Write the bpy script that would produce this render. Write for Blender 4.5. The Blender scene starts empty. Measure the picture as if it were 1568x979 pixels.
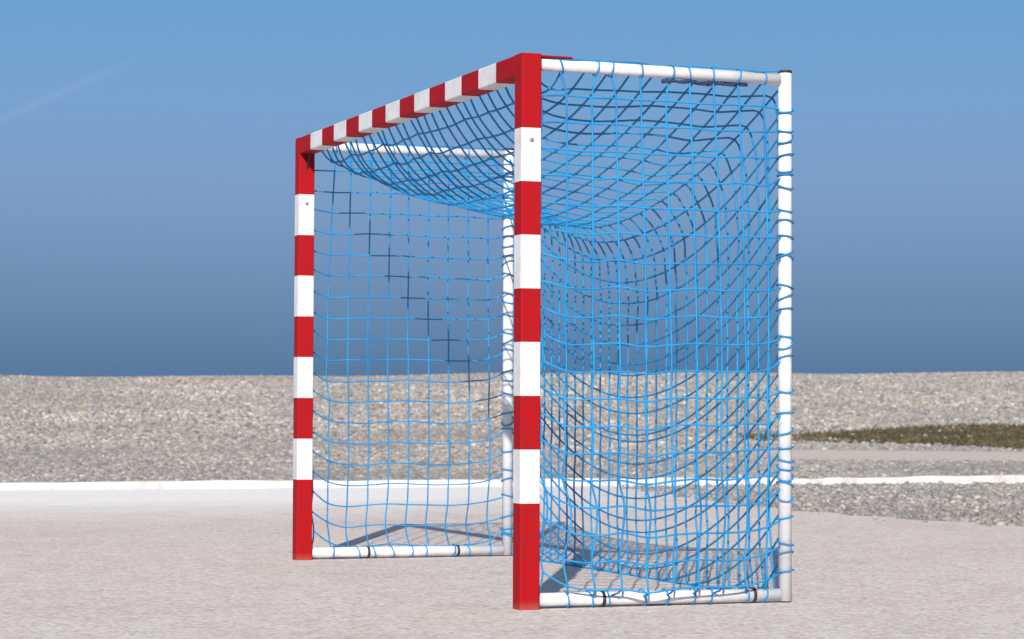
import bpy, math, numpy as np
from mathutils import Matrix, Vector
rng=np.random.default_rng(7)
sc=bpy.context.scene
sc.view_settings.view_transform='Standard'; sc.view_settings.look='None'; sc.view_settings.exposure=0
def lin(r,g,b):
    f=lambda c:(c/255/12.92) if c/255<=.04045 else ((c/255+.055)/1.055)**2.4
    return (f(r),f(g),f(b),1)
# ------------------------------------------------------------ helpers
def link(o,parent=None):
    sc.collection.objects.link(o)
    if parent: o.parent=parent
    return o
def mesh_obj(name,V,F,mats,midx=None,parent=None,smooth=False):
    me=bpy.data.meshes.new(name); me.from_pydata([tuple(map(float,v)) for v in V],[],F); me.update()
    for m in mats: me.materials.append(m)
    if midx is not None: me.polygons.foreach_set('material_index',midx)
    if smooth: me.polygons.foreach_set('use_smooth',[True]*len(me.polygons))
    return link(bpy.data.objects.new(name,me),parent)
class NT:
    def __init__(s,name):
        s.m=bpy.data.materials.new(name); s.m.use_nodes=True; s.t=s.m.node_tree
        s.b=s.t.nodes['Principled BSDF']
    def n(s,typ,**k):
        nd=s.t.nodes.new(typ)
        for a,v in k.items(): setattr(nd,a,v)
        return nd
    def l(s,a,b): s.t.links.new(a,b)
    def noise(s,vec,scale,detail=4,rough=.6):
        nd=s.n('ShaderNodeTexNoise'); nd.inputs['Scale'].default_value=scale
        nd.inputs['Detail'].default_value=detail; nd.inputs['Roughness'].default_value=rough
        if vec: s.l(vec,nd.inputs['Vector'])
        return nd.outputs['Fac']
    def ramp(s,fac,stops,interp='LINEAR'):
        r=s.n('ShaderNodeValToRGB'); e=r.color_ramp.elements; r.color_ramp.interpolation=interp
        while len(e)<len(stops): e.new(.5)
        for el,(p,c) in zip(e,stops): el.position=p; el.color=c
        s.l(fac,r.inputs[0]); return r.outputs[0]
    def mix(s,fac,a,b,mode='MIX'):
        m=s.n('ShaderNodeMix',data_type='RGBA',blend_type=mode)
        for sock,v in ((m.inputs[0],fac),(m.inputs[6],a),(m.inputs[7],b)):
            if hasattr(v,'links'): s.l(v,sock)
            else: sock.default_value=v
        return m.outputs[2]
    def math(s,op,a,b=0.,clamp=False):
        m=s.n('ShaderNodeMath',operation=op,use_clamp=clamp)
        for sock,v in ((m.inputs[0],a),(m.inputs[1],b)):
            if hasattr(v,'links'): s.l(v,sock)
            else: sock.default_value=v
        return m.outputs[0]
    def bump(s,h,strength,dist):
        b=s.n('ShaderNodeBump'); b.inputs['Strength'].default_value=strength; b.inputs['Distance'].default_value=dist
        s.l(h,b.inputs['Height']); s.l(b.outputs[0],s.b.inputs['Normal'])
def g(v): return (v,v,v,1)
# ------------------------------------------------------------ materials
def paint(name,col,dirt):
    k=NT(name); o=k.n('ShaderNodeTexCoord').outputs['Object']
    n1=k.noise(o,9,5,.7); n2=k.noise(o,90,3,.6)
    c=k.mix(k.math('MULTIPLY',k.ramp(n1,[(.42,g(0)),(.72,g(1))]),.6),col,dirt)
    c=k.mix(k.ramp(n2,[(.62,g(0)),(.70,g(.6))]),c,dirt)
    sep=k.n('ShaderNodeSeparateXYZ'); k.l(o,sep.inputs[0])
    low=k.ramp(sep.outputs[2],[(0,g(.55)),(.04,g(0))])
    c=k.mix(k.math('MULTIPLY',low,n1),c,(.3,.24,.19,1))
    k.l(c,k.b.inputs['Base Color']); k.b.inputs['Roughness'].default_value=.7
    k.b.inputs['Specular IOR Level'].default_value=.2
    k.bump(n2,.25,.002); return k.m
red=paint('red_paint',(.37,.001,.005,1),(.24,.006,.009,1))
white=paint('white_paint',(.72,.72,.74,1),(.50,.48,.45,1))
def simple(name,col,rough=.6):
    k=NT(name); o=k.n('ShaderNodeTexCoord').outputs['Object']
    n=k.noise(o,25,4,.6)
    k.l(k.mix(n,tuple(c*.6 for c in col[:3])+(1,),tuple(min(c*1.35,1) for c in col[:3])+(1,)),k.b.inputs['Base Color'])
    k.b.inputs['Roughness'].default_value=rough; return k.m
k=NT('blue_cord'); o=k.n('ShaderNodeTexCoord').outputs['Object']
k.l(k.mix(k.ramp(k.noise(o,3.5,5,.75),[(.30,g(0)),(.56,g(1))]),(.008,.15,.38,1),(.018,.285,.60,1)),k.b.inputs['Base Color']); k.b.inputs['Roughness'].default_value=.65
k.b.inputs['Specular IOR Level'].default_value=.25
cordm=k.m
strapm=simple('dark_strap',(.02,.04,.10,1),.8)
steel=simple('steel',(.25,.25,.26,1),.4)
darkm=simple('dark_plastic',(.025,.02,.025,1),.6)
# terrain height
xs_=[-1e4,25,29,33,36,40,50,60,68,73,80,95,1e4]; zs_=[0,0,.03,.10,.19,.34,.80,1.30,1.64,1.72,1.2,-3,-3]
def terr(x,y):
    t=y-.08*np.clip(x,-60,60)
    z=np.interp(t,xs_,zs_)
    w=np.clip((t-34)/20,0,1)*np.clip((85-t)/10,0,1)
    return z+w*(.0095*np.clip(x,-30,30)+.04*np.sin(x*.31+1)+.025*np.sin(x*.83+t*.3)+.03*np.sin(t*.6+x*.2))
KS=.34
kerb_y=lambda x:23.2+KS*np.clip(x,-30,30)
# ------------------------------------------------------------ ground
k=NT('shingle_sand'); geo=k.n('ShaderNodeNewGeometry').outputs['Position']
n1=k.noise(geo,.35,4,.6); n2=k.noise(geo,6,5,.7)
vo=k.n('ShaderNodeTexVoronoi'); vo.inputs['Scale'].default_value=22; k.l(geo,vo.inputs['Vector'])
sx=k.n('ShaderNodeSeparateXYZ'); k.l(vo.outputs['Color'],sx.inputs[0])
c=k.ramp(sx.outputs[0],[(0,(.14,.125,.115,1)),(.4,(.28,.25,.23,1)),(.8,(.40,.365,.335,1)),(1,(.5,.465,.43,1))])
c=k.mix(k.ramp(n2,[(.4,g(0)),(.65,g(.5))]),c,(.38,.325,.28,1))
at=k.n('ShaderNodeAttribute'); at.attribute_name='sandy'
sand=k.mix(n2,(.50,.41,.36,1),(.70,.59,.52,1))
c=k.mix(at.outputs['Fac'],c,sand)
k.l(c,k.b.inputs['Base Color']); k.b.inputs['Roughness'].default_value=.95; k.bump(vo.outputs['Distance'],.5,.02)
shingle=k.m
def axis(a,b,step,far,n):
    core=np.arange(a,b+1e-6,step); ext=np.geomspace(step*2,far,n)
    return np.concatenate([(a-ext)[::-1],core,b+ext])
gx=axis(-30,30,.5,900,16); gy=np.concatenate([np.array([-600,-300,-120,-50,-20]),np.arange(0,96,.5)])
X,Y=np.meshgrid(gx,gy); Z=terr(X,Y)
V=np.stack([X,Y,Z],-1).reshape(-1,3); nx=len(gx); ny=len(gy)
F=[(j*nx+i,j*nx+i+1,(j+1)*nx+i+1,(j+1)*nx+i) for j in range(ny-1) for i in range(nx-1)]
ground=mesh_obj('ground',V,F,[shingle],smooth=True)
def path_mask(x,y):
    cy=33.7-.05*(x-4)
    return np.clip((x-2.6)/1.2,0,1)*np.clip(2.6-np.abs(y-cy)/.85,0,1)
a=ground.data.attributes.new('sandy','FLOAT','POINT'); a.data.foreach_set('value',path_mask(V[:,0],V[:,1]).astype(np.float32))
# sea
k=NT('sea_water'); geo=k.n('ShaderNodeNewGeometry').outputs['Position']
k.b.inputs['Base Color'].default_value=(.02,.07,.12,1); k.b.inputs['Roughness'].default_value=.15
k.bump(k.noise(geo,.6,6,.6),.4,.3)
mesh_obj('sea',[(-6000,84,-1.2),(6000,84,-1.2),(6000,9000,-1.2),(-6000,9000,-1.2)],[(0,1,2,3)],[k.m])
# pavement
k=NT('pavement_concrete'); geo=k.n('ShaderNodeNewGeometry').outputs['Position']
n1=k.noise(geo,.5,5,.65); n2=k.noise(geo,7,6,.75); n3=k.noise(geo,45,4,.75); n4=k.noise(geo,1.7,6,.7)
vo=k.n('ShaderNodeTexVoronoi'); vo.inputs['Scale'].default_value=60; k.l(geo,vo.inputs['Vector'])
sx=k.n('ShaderNodeSeparateXYZ'); k.l(vo.outputs['Color'],sx.inputs[0])
c=k.mix(k.ramp(n2,[(.3,g(0)),(.7,g(1))]),(.62,.505,.44,1),(.82,.70,.625,1))
c=k.mix(k.ramp(n1,[(.35,g(0)),(.7,g(.6))]),c,(.82,.71,.64,1))
c=k.mix(k.ramp(n4,[(.5,g(0)),(.72,g(.5))]),c,(.54,.44,.39,1))
c=k.mix(k.ramp(sx.outputs[0],[(.0,g(.7)),(.2,g(0))],'LINEAR'),c,(.34,.27,.235,1))
c=k.mix(k.ramp(sx.outputs[1],[(.82,g(0)),(1,g(.8))],'LINEAR'),c,(.88,.84,.80,1))
c=k.mix(k.ramp(n3,[(.34,g(.75)),(.5,g(0))]),c,(.38,.30,.26,1))
# worn white lime paint next to the kerb
ps=k.n('ShaderNodeSeparateXYZ'); k.l(geo,ps.inputs[0])
ky=k.math('SUBTRACT',k.math('ADD',k.math('MULTIPLY',ps.outputs[0],KS),23.2),ps.outputs[1])
ky=k.math('ADD',ky,k.math('MULTIPLY',k.math('SUBTRACT',n4,.5),3.))
m=k.ramp(k.math('MULTIPLY',ky,.125),[(0,g(1)),(.35,g(1)),(.5,g(.6)),(.85,g(0))])
m=k.math('MULTIPLY',m,k.ramp(k.math('ADD',k.math('MULTIPLY',ps.outputs[0],-.3),.6),[(0,g(.0)),(.8,g(1))]))
m=k.math('MULTIPLY',m,k.ramp(n2,[(.2,g(.7)),(.6,g(1))]))
c=k.mix(m,c,(.92,.88,.84,1))
k.l(c,k.b.inputs['Base Color']); k.b.inputs['Roughness'].default_value=.95
k.bump(k.math('ADD',n3,k.math('MULTIPLY',vo.outputs['Distance'],.6)),.5,.006)
edge=[(1.0,None),(1.7,19.4),(2.07,18.1),(2.6,16.9),(3.29,15.6),(4.6,14.0),(7,12),(11,7),(13,-40)]
ed=[]
for x,y in edge:
    ed.append((x,kerb_y(x) if y is None else y))
E=[];
for (x0,y0),(x1,y1) in zip(ed[:-1],ed[1:]):
    n=max(2,int(math.hypot(x1-x0,y1-y0)/.15))
    for t in np.linspace(0,1,n,endpoint=False):
        w=.10*math.sin(9*(y0+(y1-y0)*t))+rng.normal(0,.03)
        E.append((x0+(x1-x0)*t+w*.6,y0+(y1-y0)*t+w*.2))
E.append(ed[-1]); E=np.array(E)
V=[];F=[]
for x,y in E:
    f=(y+40)/(E[0][1]+40)
    yl=-40+f*(kerb_y(-30)+40)
    for t in np.linspace(0,1,12):
        V.append((x+(-30-x)*t,y+(yl-y)*t,.006))
for j in range(len(E)-1):
    for i in range(11):
        a0=j*12+i; F.append((a0,a0+1,a0+13,a0+12)[::-1])
mesh_obj('pavement',V,F,[k.m])
def edge_x(y): # pad right boundary x at y
    yy=np.array([p[1] for p in ed])[::-1]; xx=np.array([p[0] for p in ed])[::-1]
    return np.interp(y,yy,xx)
# kerb
k=NT('kerb_white'); geo=k.n('ShaderNodeNewGeometry').outputs['Position']
n=k.noise(geo,4,6,.75)
k.l(k.mix(k.ramp(n,[(.42,g(0)),(.68,g(.9))]),(.78,.76,.74,1),(.46,.40,.36,1)),k.b.inputs['Base Color']); k.b.inputs['Roughness'].default_value=.85
k.bump(n,.6,.015)
kx=np.arange(-30,30.01,.25); V=[];F=[]
for x in kx:
    y=kerb_y(x); z0=terr(x,y); j=rng.normal(0,.005)+.004*math.sin(x*1.7)
    for dy,dz in ((0,-.05),(0,.06+j),(.015,.073+j),(.16,.075+j),(.18,.063+j),(.18,-.05)):
        V.append((x,y+dy+.01,z0+dz))
for i in range(len(kx)-1):
    for q in range(5): F.append((i*6+q,i*6+q+1,i*6+q+7,i*6+q+6)[::-1])
mesh_obj('kerb',V,F,[k.m])
# ------------------------------------------------------------ pebbles (GN instancing)
k=NT('pebble'); oi=k.n('ShaderNodeObjectInfo')
o=k.n('ShaderNodeTexCoord').outputs['Object']
c=k.ramp(oi.outputs['Random'],[(0,(.07,.066,.062,1)),(.14,(.18,.165,.155,1)),(.35,(.36,.325,.30,1)),(.55,(.27,.245,.225,1)),(.7,(.49,.445,.41,1)),(.85,(.41,.34,.28,1)),(.9,(.50,.39,.24,1)),(.93,(.56,.51,.47,1)),(1,(.74,.71,.67,1))])
c=k.mix(k.ramp(k.noise(o,2.5,4,.7),[(.4,g(0)),(.7,g(.5))]),c,(.47,.42,.38,1))
geo=k.n('ShaderNodeNewGeometry').outputs['Position']
c=k.mix(k.ramp(k.noise(geo,.22,4,.65),[(.35,g(.6)),(.6,g(0))]),c,(.22,.205,.195,1))
ps=k.n('ShaderNodeSeparateXYZ'); k.l(geo,ps.inputs[0])
dk=k.ramp(k.math('MULTIPLY',ps.outputs[1],.01),[(.0,g(.22)),(.27,g(.22)),(.42,g(.0))])   # slightly darker stones low on the bank
c=k.mix(dk,c,(.15,.145,.14,1))
k.l(c,k.b.inputs['Base Color']); k.b.inputs['Roughness'].default_value=.8
pebm=k.m
pc=bpy.data.collections.new('pebble_shapes')
import bmesh
for v in range(7):
    bm=bmesh.new(); bmesh.ops.create_icosphere(bm,subdivisions=2,radius=1)
    ph=rng.uniform(0,6,6); sc3=(1,rng.uniform(.65,.95),rng.uniform(.4,.65))
    for vv in bm.verts:
        p=vv.co; f=1+.13*math.sin(2.1*p.x+ph[0])*math.cos(2.3*p.y+ph[1])+.09*math.sin(3*p.z+ph[2]+2*p.x)
        vv.co=Vector((p.x*f*sc3[0],p.y*f*sc3[1],p.z*f*sc3[2]))
    for f in bm.faces: f.smooth=True
    me=bpy.data.meshes.new('pebble_shape'); bm.to_mesh(me); bm.free(); me.materials.append(pebm)
    pc.objects.link(bpy.data.objects.new('pebble_shape',me))
def grass_mask(x,y):
    w=np.clip((x-3.6)/4.5,0,1)
    return (x>3.6)&(y>37.9-w*2.4+.3*np.sin(x*1.3))&(y<39.6+w*2.6+.5*np.sin(x*.9+1))
pts=[]
def scatter(n,x0,x1,y0,y1,r0,r1,fn):
    x=rng.uniform(x0,x1,n); y=rng.uniform(y0,y1,n); r=r0+(r1-r0)*rng.random(n)**2.2
    m=fn(x,y); pts.append(np.stack([x,y,terr(x,y)+r*.12,r],1)[m])
clean=lambda x,y:(rng.random(len(x))>path_mask(x,y)*1.5)&~(grass_mask(x,y)&(rng.random(len(x))<.90))
beh=lambda x,y:(y>kerb_y(x)+.22)
scatter(210000,-14,14,18,37,.013,.052,lambda x,y:beh(x,y)&clean(x,y))
scatter(240000,-24,24,36,74,.02,.07,lambda x,y:(np.abs(x)<8+.17*y)&clean(x,y))
fr=lambda x,y:(y<kerb_y(x)-.02)&(x>edge_x(y)+.05)
scatter(45000,.8,13,6,26,.010,.042,lambda x,y:fr(x,y)&(x<9))
scatter(5000,.5,9,8,23,.006,.022,lambda x,y:(y<kerb_y(x)-.02)&(x<edge_x(y)+.1)&(rng.random(len(x))<np.exp(-(edge_x(y)-x)*2.0)))
scatter(500,-8,6,7,22,.004,.010,lambda x,y:y<kerb_y(x)-.1)
P=np.concatenate(pts); N=len(P)
me=bpy.data.meshes.new('shingle'); me.vertices.add(N); me.vertices.foreach_set('co',P[:,:3].astype(np.float32).ravel())
a=me.attributes.new('scl','FLOAT','POINT'); a.data.foreach_set('value',P[:,3].astype(np.float32))
rot=np.stack([rng.normal(0,.35,N),rng.normal(0,.35,N),rng.uniform(0,6.28,N)],1).astype(np.float32)
a=me.attributes.new('rot','FLOAT_VECTOR','POINT'); a.data.foreach_set('vector',rot.ravel())
sh=link(bpy.data.objects.new('shingle',me))
ng=bpy.data.node_groups.new('shingle_scatter','GeometryNodeTree')
ng.interface.new_socket('Geometry',in_out='INPUT',socket_type='NodeSocketGeometry'); ng.interface.new_socket('Geometry',in_out='OUTPUT',socket_type='NodeSocketGeometry')
gi=ng.nodes.new('NodeGroupInput'); go=ng.nodes.new('NodeGroupOutput')
ci=ng.nodes.new('GeometryNodeCollectionInfo'); ci.inputs['Collection'].default_value=pc; ci.inputs['Separate Children'].default_value=True; ci.inputs['Reset Children'].default_value=True
ip=ng.nodes.new('GeometryNodeInstanceOnPoints'); ip.inputs['Pick Instance'].default_value=True
na=ng.nodes.new('GeometryNodeInputNamedAttribute'); na.data_type='FLOAT'; na.inputs['Name'].default_value='scl'
nr=ng.nodes.new('GeometryNodeInputNamedAttribute'); nr.data_type='FLOAT_VECTOR'; nr.inputs['Name'].default_value='rot'
e2r=ng.nodes.new('FunctionNodeEulerToRotation')
L=ng.links.new
L(gi.outputs[0],ip.inputs['Points']); L(ci.outputs[0],ip.inputs['Instance']); L(na.outputs[0],ip.inputs['Scale'])
L(nr.outputs[0],e2r.inputs[0]); L(e2r.outputs[0],ip.inputs['Rotation']); L(ip.outputs[0],go.inputs[0])
mo=sh.modifiers.new('scatter','NODES'); mo.node_group=ng
# ------------------------------------------------------------ grass patch
n=100000; x=rng.uniform(3.6,20,n); y=rng.uniform(34,45,n); m=grass_mask(x,y)
clump=np.sin(x*2.1+np.sin(y*3))*np.sin(y*2.7+x)+rng.normal(0,.45,n); m&=clump>-.05-1.1*np.clip((x-5.2)/3,0,1)
x=x[m];y=y[m];z=terr(x,y); n=len(x); h=rng.uniform(.02,.10,n); an=rng.uniform(0,6.28,n); w=rng.uniform(.008,.02,n)
lx,ly=rng.normal(0,.04,n),rng.normal(0,.04,n)
V=np.stack([np.stack([x-w*np.cos(an),y-w*np.sin(an),z],1),np.stack([x+w*np.cos(an),y+w*np.sin(an),z],1),np.stack([x+lx,y+ly,z+h],1)],1).reshape(-1,3)
k=NT('grass'); geo=k.n('ShaderNodeNewGeometry').outputs['Position']
k.l(k.ramp(k.noise(geo,2.2,5,.75),[(.3,(.035,.03,.014,1)),(.45,(.075,.06,.028,1)),(.55,(.12,.095,.04,1)),(.7,(.21,.15,.08,1))]),k.b.inputs['Base Color']); k.b.inputs['Roughness'].default_value=.8
mesh_obj('grass_patch',V,[(3*i,3*i+1,3*i+2) for i in range(n)],[k.m])
# ------------------------------------------------------------ goal (local: x = depth back, y = along the crossbar)
GW,GH,Q,HC=3.08,2.08,1.074,2.045
goal=link(bpy.data.objects.new('handball_goal',None))
goal.location=(.0565,9.0724,0); goal.rotation_euler=(0,0,.35887)
def prof(half=.04,r=.006,n=3):
    o=[]
    for cx,cy,a0 in ((1,1,0),(-1,1,90),(-1,-1,180),(1,-1,270)):
        for i in range(n+1):
            a=math.radians(a0+90*i/n); o.append((cx*(half-r)+r*math.cos(a),cy*(half-r)+r*math.sin(a)))
    return o
def stripe_bar(name,fn,stations,mi):
    pr=prof(); n=len(pr); V=[];F=[];M=[]
    for s in stations:
        for a,b in pr: V.append(fn(a,b,s))
    for j in range(len(stations)-1):
        for i in range(n):
            F.append((j*n+i,j*n+(i+1)%n,(j+1)*n+(i+1)%n,(j+1)*n+i)); M.append(mi[j])
    F.append(tuple(range(n))[::-1]); M.append(mi[0]); F.append(tuple((len(stations)-1)*n+i for i in range(n))); M.append(mi[-1])
    o=mesh_obj(name,V,F,[red,white],M,goal)
    return o
hs=[0,.40]+[.40+.2*i for i in range(1,8)]+[2.08]
mi=[0]+[1,0,1,0,1,0,1]+[0]
for nm,py in (('post',0),('post_far',GW)):
    stripe_bar(nm,lambda a,b,s,py=py:(a,py+b,s),hs,mi)
cs=[.04]+[.24+.2*i for i in range(14)]+[3.04]
cm=[0]+[1 if i%2==0 else 0 for i in range(13)]+[0]
stripe_bar('crossbar',lambda a,b,s:(-b,s,2.04+a),cs,cm)
# tubes
def tube_geo(path,r,n=8,closed=False,V=None,F=None):
    P=np.asarray(path,float); m=len(P); b=len(V)
    T=np.gradient(P,axis=0) if not closed else np.roll(P,-1,0)-np.roll(P,1,0)
    T/=np.linalg.norm(T,axis=1)[:,None]+1e-12
    ref=np.array([0,0,1.]) if abs(T[0,2])<.9 else np.array([1.,0,0])
    N0=np.cross(T[0],ref); N0/=np.linalg.norm(N0); Ns=[N0]
    for i in range(1,m):
        v=Ns[-1]-T[i]*np.dot(Ns[-1],T[i]); Ns.append(v/(np.linalg.norm(v)+1e-12))
    Nn=np.array(Ns)
    B=np.cross(T,Nn); an=np.linspace(0,2*np.pi,n,endpoint=False)
    R=np.asarray(r)*np.ones(m)
    ring=P[:,None]+R[:,None,None]*(np.cos(an)[None,:,None]*Nn[:,None]+np.sin(an)[None,:,None]*B[:,None])
    V.extend(ring.reshape(-1,3).tolist())
    for j in range(m-1 if not closed else m):
        j2=(j+1)%m
        for i in range(n): F.append((b+j*n+i,b+j*n+(i+1)%n,b+j2*n+(i+1)%n,b+j2*n+i))
    if not closed: F.append(tuple(b+i for i in range(n))[::-1]); F.append(tuple(b+(m-1)*n+i for i in range(n)))
def tube(name,path,r,mat,n=20,parent=goal):
    V=[];F=[]; tube_geo(path,r,n,False,V,F); return mesh_obj(name,V,F,[mat],parent=parent,smooth=True)
R=.0265
for sfx,py in (('',0),('_far',GW)):
    tube('rear_post'+sfx,[(Q,py,.012),(Q,py,1.0),(Q,py,HC+.02)],R,white)
    tube('top_bar'+sfx,[(.04,py,2.046),(.5,py,2.043),(Q-R,py,HC-.005)],R*.88,white)
    tube('base_bar'+sfx,[(.04,py,.04),(.6,py,.038),(Q-R,py,.036)],R*.95,white)
    tube('rear_post_cap'+sfx,[(Q,py,HC+.02),(Q,py,HC+.030)],R*1.04,darkm)
    for i,q in enumerate((.30,.93) if py==0 else (.33,.80)):
        tube('clamp%s_%d'%(sfx,i),[(q,py,.038),(q+.012,py,.038)],R+.002,darkm)
    tube('bolt'+sfx,[(0,py-.0395,1.755),(0,py-.043,1.755)],.008,steel,12)
# corner plate: red bracket running back over the near top bar
bm=bmesh.new(); bmesh.ops.create_cube(bm,size=1); 
for v in bm.verts: v.co=Vector((v.co.x*.13+.105,v.co.y*.05,v.co.z*.006+2.0745))
me=bpy.data.meshes.new('corner_plate'); bm.to_mesh(me); bm.free(); me.materials.append(red); link(bpy.data.objects.new('corner_plate',me),goal)
# small dark triangles in the inner top corners, below the crossbar
for nm,yy,sg in (('dark_triangle_far',GW-.04,-1),('dark_triangle',.04,1)):
    V=[(-.003,yy,1.999),(-.003,yy+sg*.05,1.999),(-.003,yy,1.92),(.003,yy,1.999),(.003,yy+sg*.05,1.999),(.003,yy,1.92)]
    mesh_obj(nm,V,[(0,1,2),(5,4,3),(0,3,4,1),(1,4,5,2),(2,5,3,0)],[darkm],parent=goal)
# ------------------------------------------------------------ nets: knot-level cloth simulation
def sim(P,pin,ru,rv,steps=260,iters=28,wind=(0,0,0)):
    P=P.copy(); O=P.copy(); w=(~pin).astype(float)[...,None]; gacc=np.array([0,0,-9.8])+np.array(wind); dt=.016
    def con(A,B,wa,wb,rest):
        d=B-A; l=np.sqrt((d*d).sum(-1,keepdims=True))+1e-9
        k=np.maximum(l-rest,0)/l/np.maximum(wa+wb,1e-6); return d*k
    for s in range(steps):
        vel=(P-O)*.965; low=P[...,2:3]<.012; vel=np.where(low,vel*.3,vel)
        O=P.copy(); P=P+(vel+gacc*dt*dt)*w
        for it in range(iters):
            for st in (0,1):
                for ax,rest in ((0,ru),(1,rv)):
                    if ax==0:
                        A=P[st:-1:2];B=P[st+1::2];n=min(len(A),len(B));A=A[:n];B=B[:n];wa=w[st:-1:2][:n];wb=w[st+1::2][:n];rr=rest[st::2][:n] if np.ndim(rest) else rest
                        c=con(A,B,wa,wb,rr); A+=c*wa; B-=c*wb
                    else:
                        A=P[:,st:-1:2];B=P[:,st+1::2];n=min(A.shape[1],B.shape[1]);A=A[:,:n];B=B[:,:n];wa=w[:,st:-1:2][:,:n];wb=w[:,st+1::2][:,:n]
                        rr=rest[:,st::2][:,:n] if np.ndim(rest) else rest
                        c=con(A,B,wa,wb,rr); A+=c*wa; B-=c*wb
            P[...,2]=np.maximum(P[...,2],.008)
    return P
# main sheet: roof + back
Nu,Nr,Nb=31,11,26; Nv=Nr+Nb
P0=np.zeros((Nu+1,Nv+1,3)); 
for i in range(Nu+1):
    y=GW*i/Nu
    for j in range(Nv+1):
        if j<=Nr: P0[i,j]=(.045+(Q-.045)*j/Nr,y,2.03)
        else: P0[i,j]=(Q+.02,y,2.03-(2.0)*(j-Nr)/Nb)
pin=np.zeros((Nu+1,Nv+1),bool); pin[0]=True; pin[-1]=True; pin[:,0]=True
P0[1:-1,:,2]+=rng.normal(0,.004,P0[1:-1,:,2].shape); P0[1:-1,Nr+1:,0]+=rng.normal(0,.01,P0[1:-1,Nr+1:,0].shape)
ru=(.0995*1.031)*(1+rng.normal(0,.02,(Nu,Nv+1,1))); ru[:,Nr+4:]*=1.02
rv=.099*(1+rng.normal(0,.02,(Nu+1,Nv,1)))
S=sim(P0,pin,ru,rv,steps=300)
# side panels
def side(py,off,slack,seed):
    r2=np.random.default_rng(seed); nu,nv=10,20
    P=np.zeros((nu+1,nv+1,3))
    for i in range(nu+1):
        for j in range(nv+1):
            P[i,j]=(.045+(Q-.045)*i/nu,py,2.03-1.985*j/nv)
    pin=np.zeros((nu+1,nv+1),bool); pin[-1]=True; pin[:,0]=True; pin[:,-1]=True; pin[0,::3]=True
    P[1:-1,1:-1,1]+=off*np.abs(r2.normal(0,.02,(nu-1,nv-1)))+off*.02
    P[1:-1,1:-1,2]+=r2.normal(0,.006,(nu-1,nv-1))
    P[1:-1,0,0]+=r2.normal(0,.016,nu-1); P[-1,1:-1,2]+=r2.normal(0,.014,nv-1); P[1:-1,-1,0]+=r2.normal(0,.02,nu-1)
    ru=.103*slack*(1+r2.normal(0,.02,(nu,nv+1,1))); rv=.0995*slack*(1+r2.normal(0,.02,(nu+1,nv,1)))
    return sim(P,pin,ru,rv,steps=160,wind=(0,off*1.2,0))
SA=side(0.0,-1,1.03,3); SB=side(GW,1,1.035,5)
def cr(P,sub=3):
    P=np.asarray(P); Q_=np.vstack([2*P[0]-P[1],P,2*P[-1]-P[-2]]); out=[]
    for i in range(1,len(Q_)-2):
        p0,p1,p2,p3=Q_[i-1:i+3]
        for t in np.linspace(0,1,sub,endpoint=False):
            out.append(.5*((2*p1)+(-p0+p2)*t+(2*p0-5*p1+4*p2-p3)*t*t+(-p0+3*p1-3*p2+p3)*t**3))
    out.append(P[-1]); return np.array(out)
def net(name,G,r=.0036):
    V=[];F=[]
    for i in range(G.shape[0]):  tube_geo(cr(G[i]),r,6,False,V,F)
    for j in range(G.shape[1]):  tube_geo(cr(G[:,j]),r,6,False,V,F)
    for p in G.reshape(-1,3):   # knots
        b=len(V); q=.0076
        V.extend([(p[0]+q,p[1],p[2]),(p[0]-q,p[1],p[2]),(p[0],p[1]+q,p[2]),(p[0],p[1]-q,p[2]),(p[0],p[1],p[2]+q),(p[0],p[1],p[2]-q)])
        for t in ((0,2,4),(2,1,4),(1,3,4),(3,0,4),(2,0,5),(1,2,5),(3,1,5),(0,3,5)): F.append(tuple(b+k_ for k_ in t))
    return mesh_obj(name,V,F,[cordm],parent=goal,smooth=True)
net('net_back_and_roof',S,.0042); net('net_side',SA,.0040); net('net_side_far',SB,.0037)
# lashings around the tubes
V=[];F=[]
def ring(c,ax,rad,tilt):
    a=np.linspace(0,2*np.pi,14,endpoint=False); c=np.array(c,float)
    u,v={'z':((1,0,0),(0,1,0)),'x':((0,1,0),(0,0,1))}[ax]; u=np.array(u,float);v=np.array(v,float);w=np.cross(u,v)
    P=c+rad*(np.cos(a)[:,None]*u+np.sin(a)[:,None]*v)+w*(tilt*np.cos(a+rng.uniform(0,6)))[:,None]
    tube_geo(P,.0034,5,True,V,F)
for py in (0,GW):
    G=SA if py==0 else SB
    for j in range(1,20):
        z=G[-1,j,2]; ring((Q,py,z),'z',R+.004+rng.uniform(0,.005),rng.uniform(.002,.012))
        if rng.random()<.4: ring((Q,py,z-.05+rng.normal(0,.01)),'z',R+.004+rng.uniform(0,.003),rng.uniform(.008,.02))
    for i in range(1,10):
        ring((G[i,0,0],py,2.043),'x',R+rng.uniform(0,.003),rng.uniform(.003,.010))
        ring((G[i,-1,0],py,.038),'x',R+.003+rng.uniform(0,.004),rng.uniform(.003,.010))
    # running lacing cords: along the outer face of the tubes
    for zc,ph in ((2.043,1.57),(.038,-.6)):
        t=np.linspace(0,1,60); q=.06+(Q-.06)*t; a=ph+.5*np.sin(t*9+py)+.25*np.sin(t*23)
        tube_geo(np.stack([q,py+(R+.003)*np.cos(a),zc+(R+.003)*np.sin(a)],1),.0034,5,False,V,F)
mesh_obj('net_lashing',V,F,[cordm],parent=goal,smooth=True)
# gathered dark strap under the near top bar
V=[];F=[]
for kk in range(4):
    t=np.linspace(0,1,16); q=.55+.36*t
    tube_geo(np.stack([q,.0*t+rng.normal(0,.006,16),2.010+rng.normal(0,.004,16)],1),.005,5,False,V,F)
mesh_obj('net_gather',V,F,[strapm],parent=goal,smooth=True)
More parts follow.
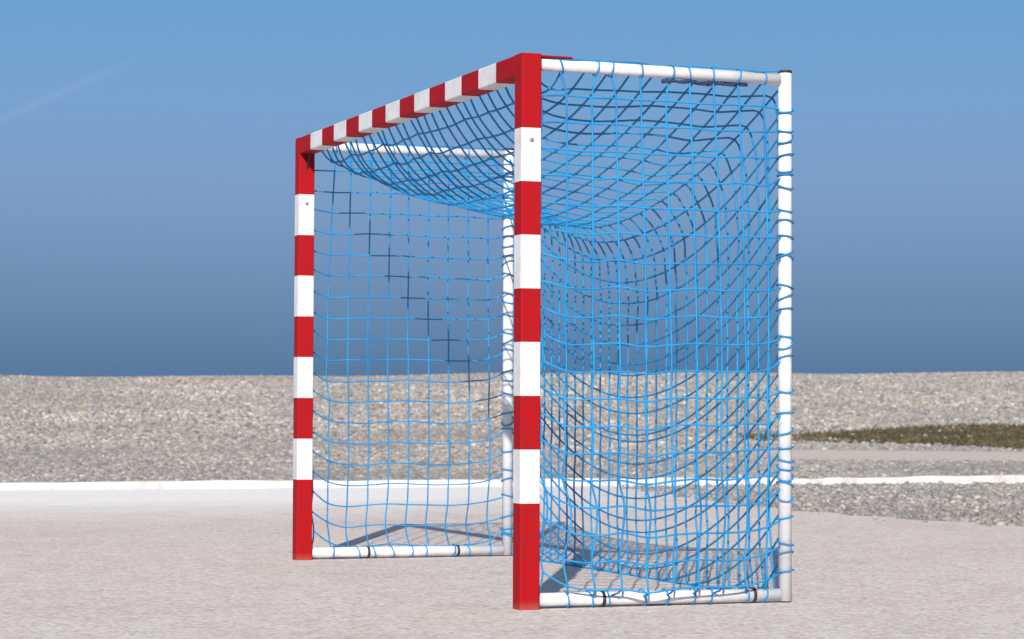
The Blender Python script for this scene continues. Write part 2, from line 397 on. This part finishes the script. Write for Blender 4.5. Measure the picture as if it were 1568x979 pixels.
# ------------------------------------------------------------ light
Ld=Vector((.36,3.7,-2.08)).normalized()
sun=bpy.data.lights.new('sun','SUN'); sun.energy=5.0; sun.angle=math.radians(.5); sun.color=(1,.95,.88)
so=link(bpy.data.objects.new('sun',sun)); so.rotation_euler=Ld.to_track_quat('-Z','Y').to_euler(); so.location=(0,-20,20)
elev=math.asin(-Ld.z); az=math.atan2(-Ld.x,-Ld.y)
W=bpy.data.worlds.new('World'); sc.world=W; W.use_nodes=True; t=W.node_tree; t.nodes.clear()
out=t.nodes.new('ShaderNodeOutputWorld'); bg=t.nodes.new('ShaderNodeBackground'); bg.inputs['Strength'].default_value=.1
sky=t.nodes.new('ShaderNodeTexSky'); sky.sky_type='NISHITA'; sky.sun_disc=False; sky.sun_elevation=elev; sky.sun_rotation=az%(2*math.pi)
tc=t.nodes.new('ShaderNodeTexCoord'); sp=t.nodes.new('ShaderNodeSeparateXYZ'); t.links.new(tc.outputs['Generated'],sp.inputs[0])
mr=t.nodes.new('ShaderNodeMapRange'); mr.inputs['From Min'].default_value=0; mr.inputs['From Max'].default_value=.25
t.links.new(sp.outputs[2],mr.inputs['Value'])
rp=t.nodes.new('ShaderNodeValToRGB'); e=rp.color_ramp.elements
st=[(0.0,lin(87,118,154)),(.06,lin(90,122,160)),(.15,lin(105,136,173)),(.25,lin(117,148,187)),(.37,lin(125,159,199)),(.5,lin(120,163,208)),(.68,lin(109,161,208)),(1,lin(92,150,204))]
while len(e)<len(st): e.new(.5)
for el,(p,c) in zip(e,st): el.position=p; el.color=c
t.links.new(mr.outputs[0],rp.inputs[0])
scn=t.nodes.new('ShaderNodeVectorMath'); scn.operation='SCALE'; scn.inputs['Scale'].default_value=10
t.links.new(rp.outputs[0],scn.inputs[0])
mr2=t.nodes.new('ShaderNodeMapRange'); mr2.interpolation_type='SMOOTHSTEP'; mr2.inputs['From Min'].default_value=.2; mr2.inputs['From Max'].default_value=.55
t.links.new(sp.outputs[2],mr2.inputs['Value'])
mx=t.nodes.new('ShaderNodeMix'); mx.data_type='RGBA'
t.links.new(mr2.outputs[0],mx.inputs[0]); t.links.new(scn.outputs[0],mx.inputs[6]); t.links.new(sky.outputs[0],mx.inputs[7])
t.links.new(mx.outputs[2],bg.inputs[0]); t.links.new(bg.outputs[0],out.inputs[0])
# ------------------------------------------------------------ camera
pitch,roll=.0364212,-.0040033
fwd=Vector((0,math.cos(pitch),math.sin(pitch))); up0=Vector((0,-math.sin(pitch),math.cos(pitch))); r0=Vector((1,0,0))
c_,s_=math.cos(roll),math.sin(roll)
right=r0*c_-up0*s_; up=r0*s_+up0*c_
# contrail: a faint streak in the sky between two compass directions (azimuth, elevation in degrees)
def skydir(az,el):
    a,e_=math.radians(az),math.radians(el); return Vector((math.sin(a)*math.cos(e_),math.cos(a)*math.cos(e_),math.sin(e_)))
d1,d2=skydir(-12.9,6.15),skydir(-8.45,8.25)
nrm=d1.cross(d2).normalized(); tan=(d2-d1).normalized(); mid=((d1+d2)/2).normalized()
def dot(v):
    nd=t.nodes.new('ShaderNodeVectorMath'); nd.operation='DOT_PRODUCT'; t.links.new(tc.outputs['Generated'],nd.inputs[0]); nd.inputs[1].default_value=v; return nd.outputs['Value']
def mrange(s,a,b,c0,c1):
    nd=t.nodes.new('ShaderNodeMapRange'); nd.interpolation_type='SMOOTHSTEP'; nd.inputs[1].default_value=a; nd.inputs[2].default_value=b; nd.inputs[3].default_value=c0; nd.inputs[4].default_value=c1; t.links.new(s,nd.inputs[0]); return nd.outputs[0]
def mth(op,a,b=None):
    nd=t.nodes.new('ShaderNodeMath'); nd.operation=op; t.links.new(a,nd.inputs[0])
    if b is not None:
        if hasattr(b,'links'): t.links.new(b,nd.inputs[1])
        else: nd.inputs[1].default_value=b
    return nd.outputs[0]
band=mrange(mth('ABSOLUTE',dot(nrm)),0,.0026,1,0)
al=mth('SUBTRACT',dot(tan),tan.dot(mid)); hl=(d2-d1).length/2
alm=mrange(mth('ABSOLUTE',al),hl*.3,hl*1.1,1,0)
fm=mth('MULTIPLY',mth('MULTIPLY',band,alm),.07)
mx2=t.nodes.new('ShaderNodeMix'); mx2.data_type='RGBA'; t.links.new(fm,mx2.inputs[0]); t.links.new(mx.outputs[2],mx2.inputs[6]); mx2.inputs[7].default_value=(6.5,7,7.5,1)
t.links.new(mx2.outputs[2],bg.inputs[0])
cam=bpy.data.cameras.new('camera'); cam.sensor_width=36; cam.lens=36*3720/1568; cam.clip_end=20000; cam.clip_start=.1
cam.dof.use_dof=True; cam.dof.focus_distance=9.8; cam.dof.aperture_fstop=8
co=link(bpy.data.objects.new('camera',cam))
M=Matrix.Identity(4)
for i in range(3): M[i][0]=right[i]; M[i][1]=up[i]; M[i][2]=-fwd[i]
M[2][3]=.7542; co.matrix_world=M
sc.camera=co
print('pebbles',N)
